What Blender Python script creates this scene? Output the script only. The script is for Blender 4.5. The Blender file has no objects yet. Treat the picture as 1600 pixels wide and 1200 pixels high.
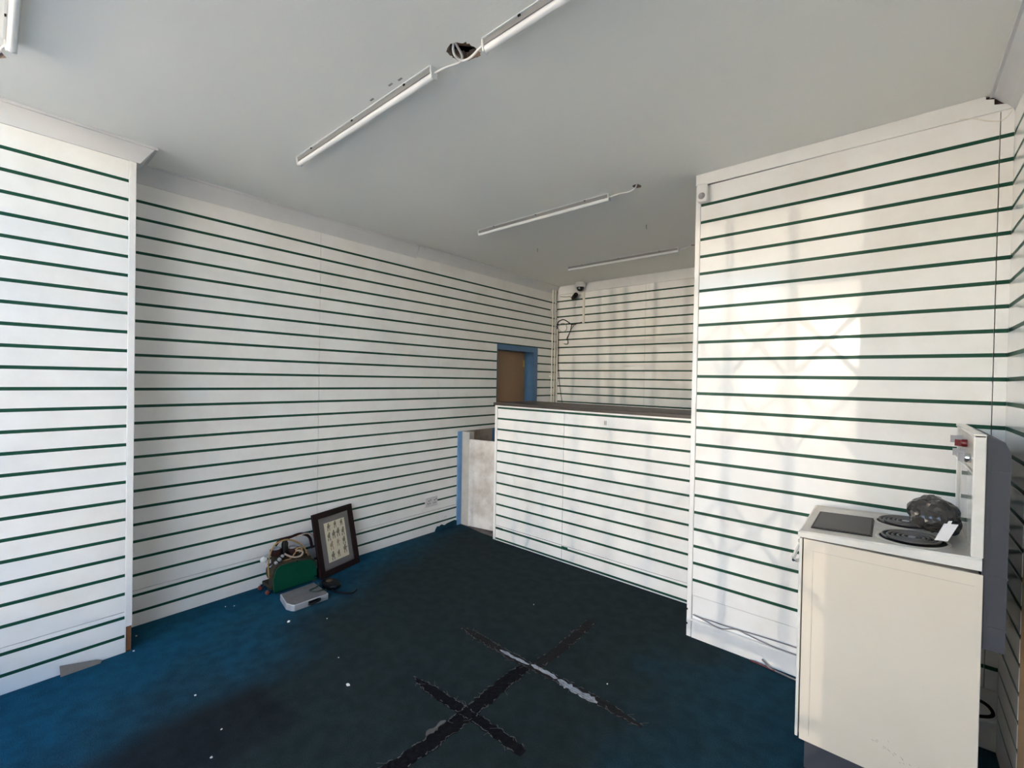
import bpy, bmesh, math, random
from mathutils import Vector, Matrix, noise
from mathutils.geometry import tessellate_polygon
random.seed(7)
S = bpy.context.scene
COL = S.collection

# ------------------------------------------------------------------ camera
YAW, PITCH, ROLL = 0.7059, -0.0106, -0.0186
CAMZ = 1.5028
fw = Vector((-math.sin(YAW)*math.cos(PITCH), math.cos(YAW)*math.cos(PITCH), math.sin(PITCH)))
rt = Vector((math.cos(YAW), math.sin(YAW), 0))
dn = fw.cross(rt)
r2 = rt*math.cos(ROLL) + dn*math.sin(ROLL)
d2 = -rt*math.sin(ROLL) + dn*math.cos(ROLL)
cd = bpy.data.cameras.new('camera'); cam = bpy.data.objects.new('camera', cd); COL.objects.link(cam)
cd.sensor_fit = 'HORIZONTAL'; cd.sensor_width = 36; cd.lens = 699.5954/1600*36; cd.clip_start = 0.02; cd.clip_end = 200
M = Matrix.Identity(4)
for i in range(3):
    M[i][0], M[i][1], M[i][2] = r2[i], -d2[i], -fw[i]
M[0][3], M[1][3], M[2][3] = 0, 0, CAMZ
cam.matrix_world = M
S.camera = cam

# ------------------------------------------------------------------ sky, sun, exposure
w = bpy.data.worlds.new('sky'); S.world = w; w.use_nodes = True
nt = w.node_tree; nt.nodes.clear()
sky = nt.nodes.new('ShaderNodeTexSky'); sky.sky_type = 'NISHITA'
sky.sun_disc = False; sky.sun_elevation = math.radians(35); sky.sun_rotation = math.radians(20)
sky.air_density = 1.7; sky.dust_density = 0.6; sky.ozone_density = 3.0
bg = nt.nodes.new('ShaderNodeBackground'); bg.inputs['Strength'].default_value = 1.0
wo = nt.nodes.new('ShaderNodeOutputWorld')
tint = nt.nodes.new('ShaderNodeMix'); tint.data_type = 'RGBA'; tint.blend_type = 'MULTIPLY'; tint.inputs['Factor'].default_value = 1.0
tint.inputs['B'].default_value = (0.90, 0.96, 1.08, 1)      # cool clear sky
nt.links.new(sky.outputs[0], tint.inputs['A']); nt.links.new(tint.outputs['Result'], bg.inputs[0]); nt.links.new(bg.outputs[0], wo.inputs[0])
sl = bpy.data.lights.new('sun', 'SUN'); sl.energy = 29.0; sl.angle = 0.009; sl.color = (1.0, 0.87, 0.70)
sun = bpy.data.objects.new('sun', sl); COL.objects.link(sun)
sun.rotation_euler = Vector((0.30, -0.85, -0.62)).to_track_quat('-Z', 'Y').to_euler()   # from behind the shop onto the street
# low sunlight thrown back by an upstairs pane across the street: it draws the lattice gate on the walls
gld = bpy.data.lights.new('window_glint', 'SPOT'); gld.energy = 780; gld.color = (1.0, 0.86, 0.68); gld.shadow_soft_size = 0.022
gld.spot_size = math.radians(26); gld.spot_blend = 0.2
glo = bpy.data.objects.new('window_glint', gld); COL.objects.link(glo); glo.location = (-1.2, -10.85, 2.80)
glo.rotation_euler = Vector((-0.4, 10.1, -1.15)).to_track_quat('-Z', 'Y').to_euler()
S.view_settings.view_transform = 'Standard'; S.view_settings.look = 'None'
S.view_settings.gamma = 1.0; S.view_settings.use_curve_mapping = False
S.view_settings.exposure = 0.97
S.cycles.use_denoising = True
S.cycles.max_bounces = 12; S.cycles.diffuse_bounces = 8; S.cycles.glossy_bounces = 4
S.cycles.transparent_max_bounces = 12; S.cycles.sample_clamp_indirect = 12
pl = bpy.data.lights.new('window_portal', 'AREA'); pl.shape = 'RECTANGLE'; pl.size = 2.75; pl.size_y = 2.8; pl.cycles.is_portal = True
po = bpy.data.objects.new('window_portal', pl); COL.objects.link(po)
po.location = (-1.74, -0.70, 1.65); po.rotation_euler = (math.pi/2, 0, 0)

# ------------------------------------------------------------------ materials
MATS = {}
def mat(name, col, rough=0.6, metal=0.0, var=0.0, vscale=4.0, dark=None, bump=0.0, bscale=60.0, spec=0.5, coat=0.0, stretch=None):
    m = bpy.data.materials.new(name); m.use_nodes = True; n = m.node_tree; b = n.nodes['Principled BSDF']
    b.inputs['Base Color'].default_value = (*col, 1); b.inputs['Roughness'].default_value = rough
    b.inputs['Metallic'].default_value = metal; b.inputs['Specular IOR Level'].default_value = spec
    b.inputs['Coat Weight'].default_value = coat; b.inputs['Coat Roughness'].default_value = 0.05
    geo = n.nodes.new('ShaderNodeNewGeometry')
    src = geo.outputs['Position']
    if stretch:
        mp = n.nodes.new('ShaderNodeMapping'); mp.inputs['Scale'].default_value = stretch
        n.links.new(src, mp.inputs['Vector']); src = mp.outputs[0]
    if var > 0:
        t = n.nodes.new('ShaderNodeTexNoise'); t.inputs['Scale'].default_value = vscale; t.inputs['Detail'].default_value = 6
        t.inputs['Roughness'].default_value = 0.65
        n.links.new(src, t.inputs['Vector'])
        r = n.nodes.new('ShaderNodeMapRange'); r.inputs[1].default_value = 0.42; r.inputs[2].default_value = 0.75
        n.links.new(t.outputs['Fac'], r.inputs[0])
        mu = n.nodes.new('ShaderNodeMath'); mu.operation = 'MULTIPLY'; mu.inputs[1].default_value = var
        n.links.new(r.outputs[0], mu.inputs[0])
        mx = n.nodes.new('ShaderNodeMix'); mx.data_type = 'RGBA'
        mx.inputs['A'].default_value = (*col, 1); mx.inputs['B'].default_value = (*(dark or tuple(c*0.5 for c in col)), 1)
        n.links.new(mu.outputs[0], mx.inputs['Factor']); n.links.new(mx.outputs['Result'], b.inputs['Base Color'])
    if bump > 0:
        t2 = n.nodes.new('ShaderNodeTexNoise'); t2.inputs['Scale'].default_value = bscale; t2.inputs['Detail'].default_value = 4
        n.links.new(geo.outputs['Position'], t2.inputs['Vector'])
        bp = n.nodes.new('ShaderNodeBump'); bp.inputs['Strength'].default_value = bump; bp.inputs['Distance'].default_value = 0.01
        n.links.new(t2.outputs['Fac'], bp.inputs['Height']); n.links.new(bp.outputs[0], b.inputs['Normal'])
    MATS[name] = m
    return m
mat('laminate', (0.87, 0.87, 0.86), 0.13, var=0.36, vscale=3.2, dark=(0.64, 0.60, 0.54), bump=0.006, bscale=4, spec=0.36)
mat('insert', (0.005, 0.066, 0.038), 0.5, var=0.4, vscale=9, spec=0.3)
mat('white_paint', (0.84, 0.84, 0.83), 0.45, var=0.25, vscale=5, dark=(0.58, 0.56, 0.52), bump=0.05, bscale=20)
mat('ceiling_paint', (0.85, 0.855, 0.82), 0.85, var=0.15, vscale=1.6, dark=(0.77, 0.775, 0.755), bump=0.06, bscale=60)
mat('cornice', (0.66, 0.67, 0.68), 0.6, var=0.15, vscale=5)  # greyer than the walls: shade below the ceiling put into the colour
mat('seam', (0.05, 0.03, 0.025), 0.8)
mat('mdf', (0.38, 0.25, 0.14), 0.8, var=0.3, vscale=30)
mat('raw_timber', (0.20, 0.085, 0.035), 0.8, var=0.7, vscale=25, dark=(0.05, 0.02, 0.012), bump=0.3, stretch=(1, 1, 0.2))
mat('lath', (0.14, 0.085, 0.05), 0.9, var=0.7, vscale=30, dark=(0.03, 0.015, 0.008), bump=0.4)
mat('void', (0.02, 0.012, 0.009), 0.95, var=0.5, vscale=20)
mat('broken_plaster', (0.27, 0.20, 0.155), 0.95, var=0.7, vscale=40, dark=(0.10, 0.07, 0.05), bump=0.6)
mat('bare_plaster', (0.36, 0.31, 0.27), 0.9, var=0.8, vscale=7, dark=(0.16, 0.11, 0.08), bump=0.2)
mat('blue_paint', (0.16, 0.34, 0.62), 0.5, var=0.35, vscale=8, dark=(0.05, 0.14, 0.33))
mat('door_blue', (0.07, 0.17, 0.32), 0.45, var=0.3, vscale=8)
mat('door_brown', (0.36, 0.22, 0.12), 0.5, var=0.4, vscale=3, dark=(0.24, 0.14, 0.07), stretch=(1, 1, 0.15))
mat('brass', (0.5, 0.34, 0.12), 0.35, 1.0)
mat('grubby_white', (0.76, 0.75, 0.73), 0.5, var=0.85, vscale=4.5, dark=(0.36, 0.31, 0.27), bump=0.05)
mat('grey_post', (0.50, 0.49, 0.46), 0.6, var=0.4, vscale=9)
mat('worktop', (0.055, 0.042, 0.036), 0.45, var=0.5, vscale=6)
mat('bare_floor', (0.22, 0.18, 0.16), 0.9, var=0.9, vscale=18, dark=(0.06, 0.045, 0.04), bump=0.3)
mat('plastic_white', (0.78, 0.78, 0.77), 0.35)
mat('socket_plate', (0.64, 0.62, 0.63), 0.35)
mat('batten_white', (0.74, 0.76, 0.76), 0.35, var=0.15, vscale=10)
mat('tube_glass', (0.84, 0.86, 0.86), 0.22)
mat('channel_grey', (0.26, 0.26, 0.255), 0.5)  # strip light housing: its shadow gap put into the colour; also plain grey marks
mat('black_plastic', (0.006, 0.006, 0.007), 0.4, spec=0.2)
mat('rubber', (0.007, 0.007, 0.007), 0.7, spec=0.2)
mat('dark_dome', (0.02, 0.02, 0.024), 0.08)
mat('pipe', (0.80, 0.77, 0.70), 0.45, var=0.2, vscale=9)
mat('enamel_cream', (0.72, 0.66, 0.56), 0.06, var=0.18, vscale=3, dark=(0.56, 0.50, 0.40), bump=0.01, bscale=5)
mat('enamel_white', (0.74, 0.73, 0.69), 0.22, var=0.35, vscale=7, dark=(0.45, 0.42, 0.35))
mat('hob_steel', (0.50, 0.48, 0.44), 0.35, 0.25, var=0.6, vscale=9, dark=(0.30, 0.26, 0.20))
mat('cast_plate', (0.050, 0.047, 0.046), 0.55, var=0.5, vscale=12, dark=(0.035, 0.03, 0.03))
mat('burner', (0.008, 0.008, 0.008), 0.5, spec=0.2)
mat('spiral', (0.085, 0.08, 0.078), 0.4)
mat('cooker_back', (0.050, 0.054, 0.068), 0.6, 0.0, var=0.2, vscale=9)
mat('plinth', (0.055, 0.06, 0.075), 0.5)
mat('red_plastic', (0.13, 0.008, 0.012), 0.35)
mat('chrome', (0.75, 0.75, 0.76), 0.12, 1.0)
mat('bag', (0.040, 0.036, 0.033), 0.24, var=0.5, vscale=14, dark=(0.018, 0.016, 0.015), spec=0.8)
mat('paper', (0.84, 0.84, 0.86), 0.7)
mat('frame_wood', (0.014, 0.005, 0.005), 0.5, var=0.4, vscale=30, spec=0.15, stretch=(1, 1, 0.3))
mat('mount', (0.075, 0.068, 0.070), 0.35, coat=1.0)
mat('print_paper', (0.60, 0.55, 0.40), 0.4, var=0.25, vscale=14, dark=(0.46, 0.41, 0.28), coat=1.0)
mat('print_ink', (0.15, 0.13, 0.09), 0.4, coat=1.0)
mat('print_ink_brown', (0.30, 0.21, 0.13), 0.4, coat=1.0)
mat('guard_green', (0.003, 0.062, 0.034), 0.35, var=0.35, vscale=9, dark=(0.004, 0.03, 0.02), spec=0.25)
mat('grimy_metal', (0.052, 0.038, 0.021), 0.7, 0.0, var=0.9, vscale=28, dark=(0.012, 0.009, 0.006), spec=0.3, bump=0.3)
mat('grey_cap', (0.33, 0.33, 0.35), 0.5)
mat('hose_tan', (0.36, 0.22, 0.09), 0.5)
mat('hose_red', (0.030, 0.010, 0.008), 0.6, spec=0.2)
mat('hose_pale', (0.42, 0.33, 0.26), 0.5)
mat('castor_red', (0.24, 0.05, 0.035), 0.5)
mat('alu', (0.60, 0.61, 0.64), 0.35, 0.5, var=0.3, vscale=20)
mat('alu_top', (0.20, 0.19, 0.19), 0.5, 0.3, var=0.5, vscale=18)
mat('strap', (0.03, 0.045, 0.035), 0.7)
mat('crumb', (0.80, 0.78, 0.74), 0.9)
mat('cardboard', (0.22, 0.19, 0.16), 0.9, var=0.4, vscale=15)
mat('residue', (0.006, 0.005, 0.006), 0.95, var=0.6, vscale=35, dark=(0.014, 0.012, 0.012), bump=1.0, bscale=50, spec=0.1)
mat('residue_brown', (0.022, 0.019, 0.019), 0.95, var=0.6, vscale=30, dark=(0.008, 0.007, 0.007), bump=0.8, bscale=40, spec=0.1)
mat('fray', (0.10, 0.095, 0.09), 0.95, var=0.6, vscale=40)
mat('plaster_smear', (0.34, 0.36, 0.40), 0.9, var=0.95, vscale=25, dark=(0.06, 0.06, 0.065), stretch=(1, 4, 1))
mat('cable_grey', (0.20, 0.19, 0.20), 0.5)
mat('cable_red', (0.12, 0.015, 0.02), 0.5)
mat('cable_white', (0.80, 0.79, 0.78), 0.4)
mat('pavement', (0.42, 0.39, 0.35), 0.9, var=0.3, vscale=0.8)
mat('render_cream', (0.82, 0.72, 0.59), 0.9, var=0.3, vscale=0.5, dark=(0.72, 0.61, 0.48))
mat('dark_window', (0.03, 0.035, 0.04), 0.1)
mat('masonry', (0.35, 0.28, 0.23), 0.9)
mat('gate_steel', (0.10, 0.10, 0.11), 0.5, 0.4)
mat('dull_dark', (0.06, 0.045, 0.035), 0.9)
mat('front_paint', (0.28, 0.28, 0.28), 0.6)

# dirty window glass: lets the light through, mirrors a little
g = bpy.data.materials.new('shop_glass'); g.use_nodes = True; n = g.node_tree; n.nodes.clear()
tr = n.nodes.new('ShaderNodeBsdfTransparent'); tr.inputs[0].default_value = (0.90, 0.91, 0.91, 1)
gl = n.nodes.new('ShaderNodeBsdfGlossy'); gl.inputs['Roughness'].default_value = 0.02
mx = n.nodes.new('ShaderNodeMixShader'); mx.inputs[0].default_value = 0.05
ou = n.nodes.new('ShaderNodeOutputMaterial')
n.links.new(tr.outputs[0], mx.inputs[1]); n.links.new(gl.outputs[0], mx.inputs[2]); n.links.new(mx.outputs[0], ou.inputs[0])
MATS['shop_glass'] = g
mat('splash_enamel', (0.55, 0.55, 0.53), 0.03, spec=0.7)

# carpet: teal blue pile, trodden dark and grey-green where people walked, shade painted in on the right, one dark spill
def carpet_material():
    m = bpy.data.materials.new('carpet'); m.use_nodes = True; n = m.node_tree; b = n.nodes['Principled BSDF']
    b.inputs['Roughness'].default_value = 0.95; b.inputs['Specular IOR Level'].default_value = 0.15
    L = n.links.new
    geo = n.nodes.new('ShaderNodeNewGeometry'); sp = n.nodes.new('ShaderNodeSeparateXYZ'); L(geo.outputs['Position'], sp.inputs[0])
    def math_(op, a, b_=None, c=None):
        k = n.nodes.new('ShaderNodeMath'); k.operation = op
        for i, v in enumerate((a, b_, c)):
            if v is None: continue
            if isinstance(v, (int, float)): k.inputs[i].default_value = v
            else: L(v, k.inputs[i])
        return k.outputs[0]
    def rng(v, a, b_, c=0.0, d=1.0):
        k = n.nodes.new('ShaderNodeMapRange'); k.interpolation_type = 'SMOOTHSTEP'
        k.inputs[1].default_value = a; k.inputs[2].default_value = b_; k.inputs[3].default_value = c; k.inputs[4].default_value = d
        L(v, k.inputs[0]); return k.outputs[0]
    def nz(s, det=5):
        k = n.nodes.new('ShaderNodeTexNoise'); k.inputs['Scale'].default_value = s; k.inputs['Detail'].default_value = det
        L(geo.outputs['Position'], k.inputs['Vector']); return k.outputs['Fac']
    X, Y = sp.outputs[0], sp.outputs[1]
    big = math_('MULTIPLY', math_('SUBTRACT', nz(1.6), 0.5), 1.3)
    # walked area: wide lane from the shop door to the counter, away from the left wall
    lane_l = rng(math_('ADD', math_('SUBTRACT', X, math_('MULTIPLY', Y, -0.40)), big), -2.75, -1.80)
    lane_r_shade = rng(math_('ADD', math_('ADD', X, math_('MULTIPLY', Y, 0.12)), big), -0.75, -0.05, 1.0, 0.45)  # partial wear kept on the right side, painting in its weaker light
    lane_b = rng(math_('ADD', Y, big), 2.9, 3.3, 1.0, 0.9)
    wear_shade = math_('MULTIPLY', math_('MULTIPLY', lane_l, lane_r_shade), lane_b)
    # spill with straight sides where something stood
    wob = math_('MULTIPLY', math_('SUBTRACT', nz(7.0), 0.5), 0.12)
    sx = math_('MULTIPLY', rng(math_('ADD', X, wob), -2.38, -2.26), rng(math_('ADD', X, wob), -2.06, -1.84, 1, 0))
    sy = math_('MULTIPLY', rng(math_('ADD', Y, wob), 0.18, 0.34), rng(math_('ADD', Y, wob), 0.84, 0.93, 1, 0))
    spill = math_('MULTIPLY', math_('MULTIPLY', sx, sy), 0.8)
    mix1 = n.nodes.new('ShaderNodeMix'); mix1.data_type = 'RGBA'
    mix1.inputs['A'].default_value = (0.0045, 0.060, 0.105, 1); mix1.inputs['B'].default_value = (0.0150, 0.0235, 0.0235, 1)
    L(wear_shade, mix1.inputs['Factor'])
    mix2 = n.nodes.new('ShaderNodeMix'); mix2.data_type = 'RGBA'; mix2.inputs['B'].default_value = (0.010, 0.011, 0.013, 1)
    L(mix1.outputs['Result'], mix2.inputs['A']); L(spill, mix2.inputs['Factor'])
    fine = rng(nz(240, 2), 0.25, 0.75, 0.65, 1.35)
    mid = rng(nz(14, 6), 0.3, 0.7, 0.82, 1.18)
    hsv = n.nodes.new('ShaderNodeHueSaturation'); L(mix2.outputs['Result'], hsv.inputs['Color']); L(math_('MULTIPLY', fine, mid), hsv.inputs['Value'])
    L(hsv.outputs[0], b.inputs['Base Color'])
    bp = n.nodes.new('ShaderNodeBump'); bp.inputs['Strength'].default_value = 0.6; bp.inputs['Distance'].default_value = 0.004
    L(nz(260, 3), bp.inputs['Height']); L(bp.outputs[0], b.inputs['Normal'])
    MATS['carpet'] = m
carpet_material()

# ------------------------------------------------------------------ mesh helpers
def root_loc(p):
    while p.parent: p = p.parent
    return p.location
class MB:
    def __init__(s): s.v = []; s.f = []; s.sm = set()
    def add(s, vs, fs, smooth=False):
        o = len(s.v); s.v += [tuple(q) for q in vs]
        for f in fs:
            if smooth: s.sm.add(len(s.f))
            s.f.append(tuple(i+o for i in f))
        return s
    def box(s, x0, x1, y0, y1, z0, z1):
        vs = [(x, y, z) for x in (x0, x1) for y in (y0, y1) for z in (z0, z1)]
        return s.add(vs, [(0, 1, 3, 2), (4, 6, 7, 5), (0, 4, 5, 1), (2, 3, 7, 6), (0, 2, 6, 4), (1, 5, 7, 3)])
    def quad(s, a, b, c, d): return s.add([a, b, c, d], [(0, 1, 2, 3)])
    def prism(s, poly, fn, h0, h1):
        # poly: 2-D outline, fn(a,b,h)->xyz
        k = len(poly)
        vs = [fn(a, b, h0) for a, b in poly] + [fn(a, b, h1) for a, b in poly]
        fs = [(i, (i+1) % k, (i+1) % k + k, i+k) for i in range(k)] + [tuple(range(k))[::-1], tuple(range(k, 2*k))]
        return s.add(vs, fs)
    def tube(s, pts, r, n=8, closed=False, caps=True):
        P = [Vector(p) for p in pts]; k = len(P); rings = []
        t0 = (P[1]-P[0]).normalized()
        up = Vector((0, 0, 1)) if abs(t0.z) < 0.9 else Vector((1, 0, 0))
        u = t0.cross(up).normalized()
        for i in range(k):
            t = (P[min(i+1, k-1)]-P[max(i-1, 0)]).normalized()
            u = (u - t*u.dot(t)).normalized(); q = t.cross(u)
            rr = r[i] if isinstance(r, (list, tuple)) else r
            rings.append([P[i] + (u*math.cos(2*math.pi*j/n) + q*math.sin(2*math.pi*j/n))*rr for j in range(n)])
        vs = [p for R in rings for p in R]
        fs = [(i*n+j, i*n+(j+1) % n, (i+1)*n+(j+1) % n, (i+1)*n+j) for i in range(k-1) for j in range(n)]
        s.add(vs, fs, True)
        if caps: s.add(rings[0], [tuple(range(n))[::-1]]); s.add(rings[-1], [tuple(range(n))])
        return s
    def lathe(s, prof, c, ax='z', n=20, cap=True):
        vs = []
        for r, h in prof:
            for j in range(n):
                a = 2*math.pi*j/n; p = (r*math.cos(a), r*math.sin(a), h)
                if ax == 'x': p = (p[2], p[0], p[1])
                elif ax == 'y': p = (p[0], p[2], p[1])
                vs.append((p[0]+c[0], p[1]+c[1], p[2]+c[2]))
        k = len(prof)
        s.add(vs, [(i*n+j, i*n+(j+1) % n, (i+1)*n+(j+1) % n, (i+1)*n+j) for i in range(k-1) for j in range(n)], True)
        if cap: s.add(vs[:n], [tuple(range(n))]); s.add(vs[-n:], [tuple(range(n))])
        return s
    def xf(s, m): s.v = [tuple(m @ Vector(q)) for q in s.v]; return s
    def build(s, name, m, parent=None, bevel=0.0, smooth=False):
        me = bpy.data.meshes.new(name)
        off = root_loc(parent) if parent else Vector((0, 0, 0))
        me.from_pydata([(a-off[0], b-off[1], c-off[2]) for a, b, c in s.v], [], s.f)
        bm = bmesh.new(); bm.from_mesh(me); bmesh.ops.remove_doubles(bm, verts=bm.verts, dist=1e-6) if bevel else None
        bmesh.ops.recalc_face_normals(bm, faces=bm.faces); bm.to_mesh(me); bm.free()
        if s.sm and not bevel:
            for i in s.sm: me.polygons[i].use_smooth = True
        if smooth:
            for p in me.polygons: p.use_smooth = True
        me.materials.append(MATS[m])
        o = bpy.data.objects.new(name, me); COL.objects.link(o)
        if parent: o.parent = parent
        if bevel:
            b = o.modifiers.new('bevel', 'BEVEL'); b.width = bevel; b.segments = 2; b.limit_method = 'ANGLE'
        return o
def tag(o, label, cat, group=None, kind=None):
    o['label'] = label; o['category'] = cat
    if group: o['group'] = group
    if kind: o['kind'] = kind
    return o
def thing(name, label, cat, loc, group=None, kind=None):
    o = bpy.data.objects.new(name, None); COL.objects.link(o); o.location = loc; o.empty_display_size = 0.05
    return tag(o, label, cat, group, kind)
def smooth_path(pts, k=6):
    P = [Vector(p) for p in pts]; out = []
    for i in range(len(P)-1):
        a, b, c, d = P[max(i-1, 0)], P[i], P[i+1], P[min(i+2, len(P)-1)]
        for j in range(k):
            t = j/k
            out.append(0.5*((2*b) + (c-a)*t + (2*a-5*b+4*c-d)*t*t + (3*b-a-3*c+d)*t**3))
    return out + [P[-1]]

XL, XP, YR, YC, YB, ZC = -3.3836, -3.1066, 2.709, 3.0919, 4.8482, 2.7196
XE, XR = -0.908, 0.352
T = 0.018; GH = 0.0084
FY = -0.75        # shop front plane

def minus(r, c):
    a0, a1, z0, z1 = r; b0, b1, y0, y1 = c
    if b0 >= a1 or b1 <= a0 or y0 >= z1 or y1 <= z0: return [r]
    out = []
    if z1 > y1: out.append((a0, a1, y1, z1))
    if z0 < y0: out.append((a0, a1, z0, y0))
    zz0, zz1 = max(z0, y0), min(z1, y1)
    if a0 < b0: out.append((a0, b0, zz0, zz1))
    if a1 > b1: out.append((b1, a1, zz0, zz1))
    return out
def slats(parent, ax, P, nrm, a0, a1, z0, z1, grooves, seams=(), seamz=(), cut=(), seam_w=0.0012, m='laminate'):
    """white boards between green-lined grooves; nrm = side the face looks to; each board and each liner its own piece"""
    def put(name, rects, front, back, mm):
        rects = [r for r in rects if r[1]-r[0] > 0.004 and r[3]-r[2] > 0.002]
        if not rects: return
        mb = MB()
        for b0, b1, y0, y1 in rects:
            lo, hi = sorted((P + nrm*front, P + nrm*back))
            if ax == 'x': mb.box(lo, hi, b0, b1, y0, y1)
            else: mb.box(b0, b1, lo, hi, y0, y1)
        mb.build(name, mm, parent)
    zs = sorted(grooves)
    rows = []; lo = z0
    for gz in zs: rows.append((lo, gz-GH)); lo = gz+GH
    rows.append((lo, z1))
    edges = [a0] + sorted(seams) + [a1]
    cols = [(edges[i] + (seam_w if i else 0), edges[i+1] - (seam_w if i+2 < len(edges) else 0)) for i in range(len(edges)-1)]
    for lo, hi in rows:
        parts = [(lo, hi)]
        for sz in seamz:
            parts = [q for p in parts for q in ([(p[0], sz-0.0018), (sz+0.0018, p[1])] if p[0] < sz < p[1] else [p])]
        for p in parts:
            for c in cols:
                rs = [(c[0], c[1], p[0], p[1])]
                for k in cut: rs = [q for r in rs for q in minus(r, k)]
                put('slat', rs, 0, -T, m)
    for gz in zs:
        for c in cols:
            rs = [(c[0], c[1], gz-GH, gz+GH)]
            for k in cut: rs = [q for r in rs for q in minus(r, k)]
            put('groove_liner', rs, -0.0018, -T, 'insert')

# ================================================================== THE SETTING
# ---- floor
fl = MB().box(-3.75, 0.6, -0.95, 5.2, -0.12, -0.009).build('floor', 'bare_floor')
tag(fl, 'bare dusty floor boards under the carpet, showing by the counter gap', 'floor', kind='structure')
# ---- carpet on the floor
cp = MB()
outline = [(-3.384, 0.517), (-3.105, 0.517), (-3.105, -0.745), (0.351, -0.745), (0.351, 2.704), (-0.909, 2.704), (-0.909, 3.088), (-2.80, 3.088), (-2.88, 3.13), (-3.05, 3.135), (-3.22, 3.165), (-3.384, 3.17)]
tess = tessellate_polygon([[Vector((x, y, 0)) for x, y in outline]])
cp.add([(x, y, 0) for x, y in outline], tess)
k = len(outline)
cp.add([(x, y, 0) for x, y in outline]+[(x, y, -0.009) for x, y in outline], [(i, (i+1) % k, (i+1) % k+k, i+k) for i in range(k)])
carpet = cp.build('carpet', 'carpet'); 
tag(carpet, 'worn teal carpet with dark trodden patches covering the shop floor', 'carpet')
# torn carpet edge turned up against the wall by the blue post
q = MB(); pts = [(2.845, 0.0), (2.855, 0.022), (2.875, 0.046), (2.90, 0.040), (2.93, 0.052), (2.97, 0.034), (3.0, 0.046), (3.05, 0.052), (3.10, 0.058), (3.124, 0.05), (3.126, 0.0)]
q.prism(pts, lambda a, b, h: (h, a, b), XL+0.001, XL+0.011)
tag(q.build('carpet_scrap', 'carpet'), 'torn dark carpet edge turned up against the wall by the blue post', 'carpet')

def ragged(x0, x1, yc, w, along='x', taper=(0.3, 0.3), step=0.02, z=0.0015, seed=1, jit=0.20):
    rnd = random.Random(seed); nn = max(3, int(abs(x1-x0)/step)); L, R = [], []
    for i in range(nn+1):
        t = i/nn; a = x0+(x1-x0)*t
        ww = w*min(1, taper[0]+t*6)*min(1, taper[1]+(1-t)*6)
        c = yc + 0.008*math.sin(a*7+seed)
        L.append((a, c+ww/2*(1+rnd.uniform(-jit, jit)))); R.append((a, c-ww/2*(1+rnd.uniform(-jit, jit))))
    f = (lambda a, b, h: (a, b, h)) if along == 'x' else (lambda a, b, h: (b, a, h))
    vs = [f(a, b, z*(0.6+0.4*rnd.random())) for a, b in L] + [f(a, b, z*(0.6+0.4*rnd.random())) for a, b in R]
    fs = [(i, i+1, i+1+nn+1, i+nn+1) for i in range(nn)]
    mb = MB(); mb.add(vs, fs)
    # skirt down to the pile
    for row in (0, 1):
        o = row*(nn+1)
        mb.add([vs[o+i] for i in range(nn+1)] + [(vs[o+i][0], vs[o+i][1], -0.002) for i in range(nn+1)], [(i, i+1, i+nn+2, i+nn+1) for i in range(nn)])
    return mb, [f(a, b, z) for a, b in L], [f(a, b, z) for a, b in R]
def fray(edge, seed, dens=0.75, w=0.0035):
    rnd = random.Random(seed); mb = MB()
    for i in range(len(edge)-1):
        if rnd.random() > dens: continue
        a, b = Vector(edge[i]), Vector(edge[i+1]); d = (b-a); nrm = Vector((-d.y, d.x, 0)).normalized()*w*rnd.uniform(0.3, 1.0)
        j = Vector((rnd.uniform(-.004, .004), rnd.uniform(-.004, .004), 0.0022))
        mb.add([a+j-nrm, b+j-nrm*0.3, b+j+nrm*0.4, a+j+nrm], [(0, 1, 2, 3)])
        if rnd.random() < 0.2:
            e = a + Vector((rnd.uniform(-.03, .03), rnd.uniform(-.03, .03), 0.002)); s_ = (e-a).normalized().cross(Vector((0, 0, 1)))*0.0009
            mb.add([a+s_+j*0.9, e+s_, e-s_, a-s_+j*0.9], [(0, 1, 2, 3)])
    return mb
for i, (x0, x1, yc, wd, al, m_, tp) in enumerate((
        (-1.94, -0.80, 1.858, 0.048, 'x', 'residue_brown', (0.4, 0.3)),
        (-1.80, -1.10, 1.400, 0.052, 'x', 'residue', (0.1, 0.6)),
        (0.72, 1.83, -1.425, 0.072, 'y', 'residue', (1.0, 0.7)),
        (1.86, 2.46, -1.395, 0.062, 'y', 'residue_brown', (1.0, 0.9)))):
    mb, A_, B_ = ragged(x0, x1, yc, wd, al, tp, 0.016, 0.002, i+3)
    st = mb.build('residue_strip', m_, carpet)
    dens = 0.35 if i == 3 else 0.7
    fa = fray(A_, 20+i, dens); fb = fray(B_, 40+i, dens); fa.add(fb.v, fb.f); fa.build('frayed_edge', 'fray', st)['kind'] = 'stuff'
for i, (x0, x1, wd) in enumerate(((-1.63, -1.43, 0.017), (-1.42, -1.255, 0.022), (-1.25, -1.02, 0.034))):
    mb, _, _ = ragged(x0, x1, 1.860, wd, 'x', (0.2, 0.2), 0.014, 0.0045, i+60, 0.5)
    mb.build('plaster_smear', 'plaster_smear', carpet)
mb, _, _ = ragged(1.20, 1.31, -1.455, 0.02, 'y', (0.3, 0.3), 0.014, 0.0045, 71, 0.6); mb.build('plaster_smear', 'fray', carpet)

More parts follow.
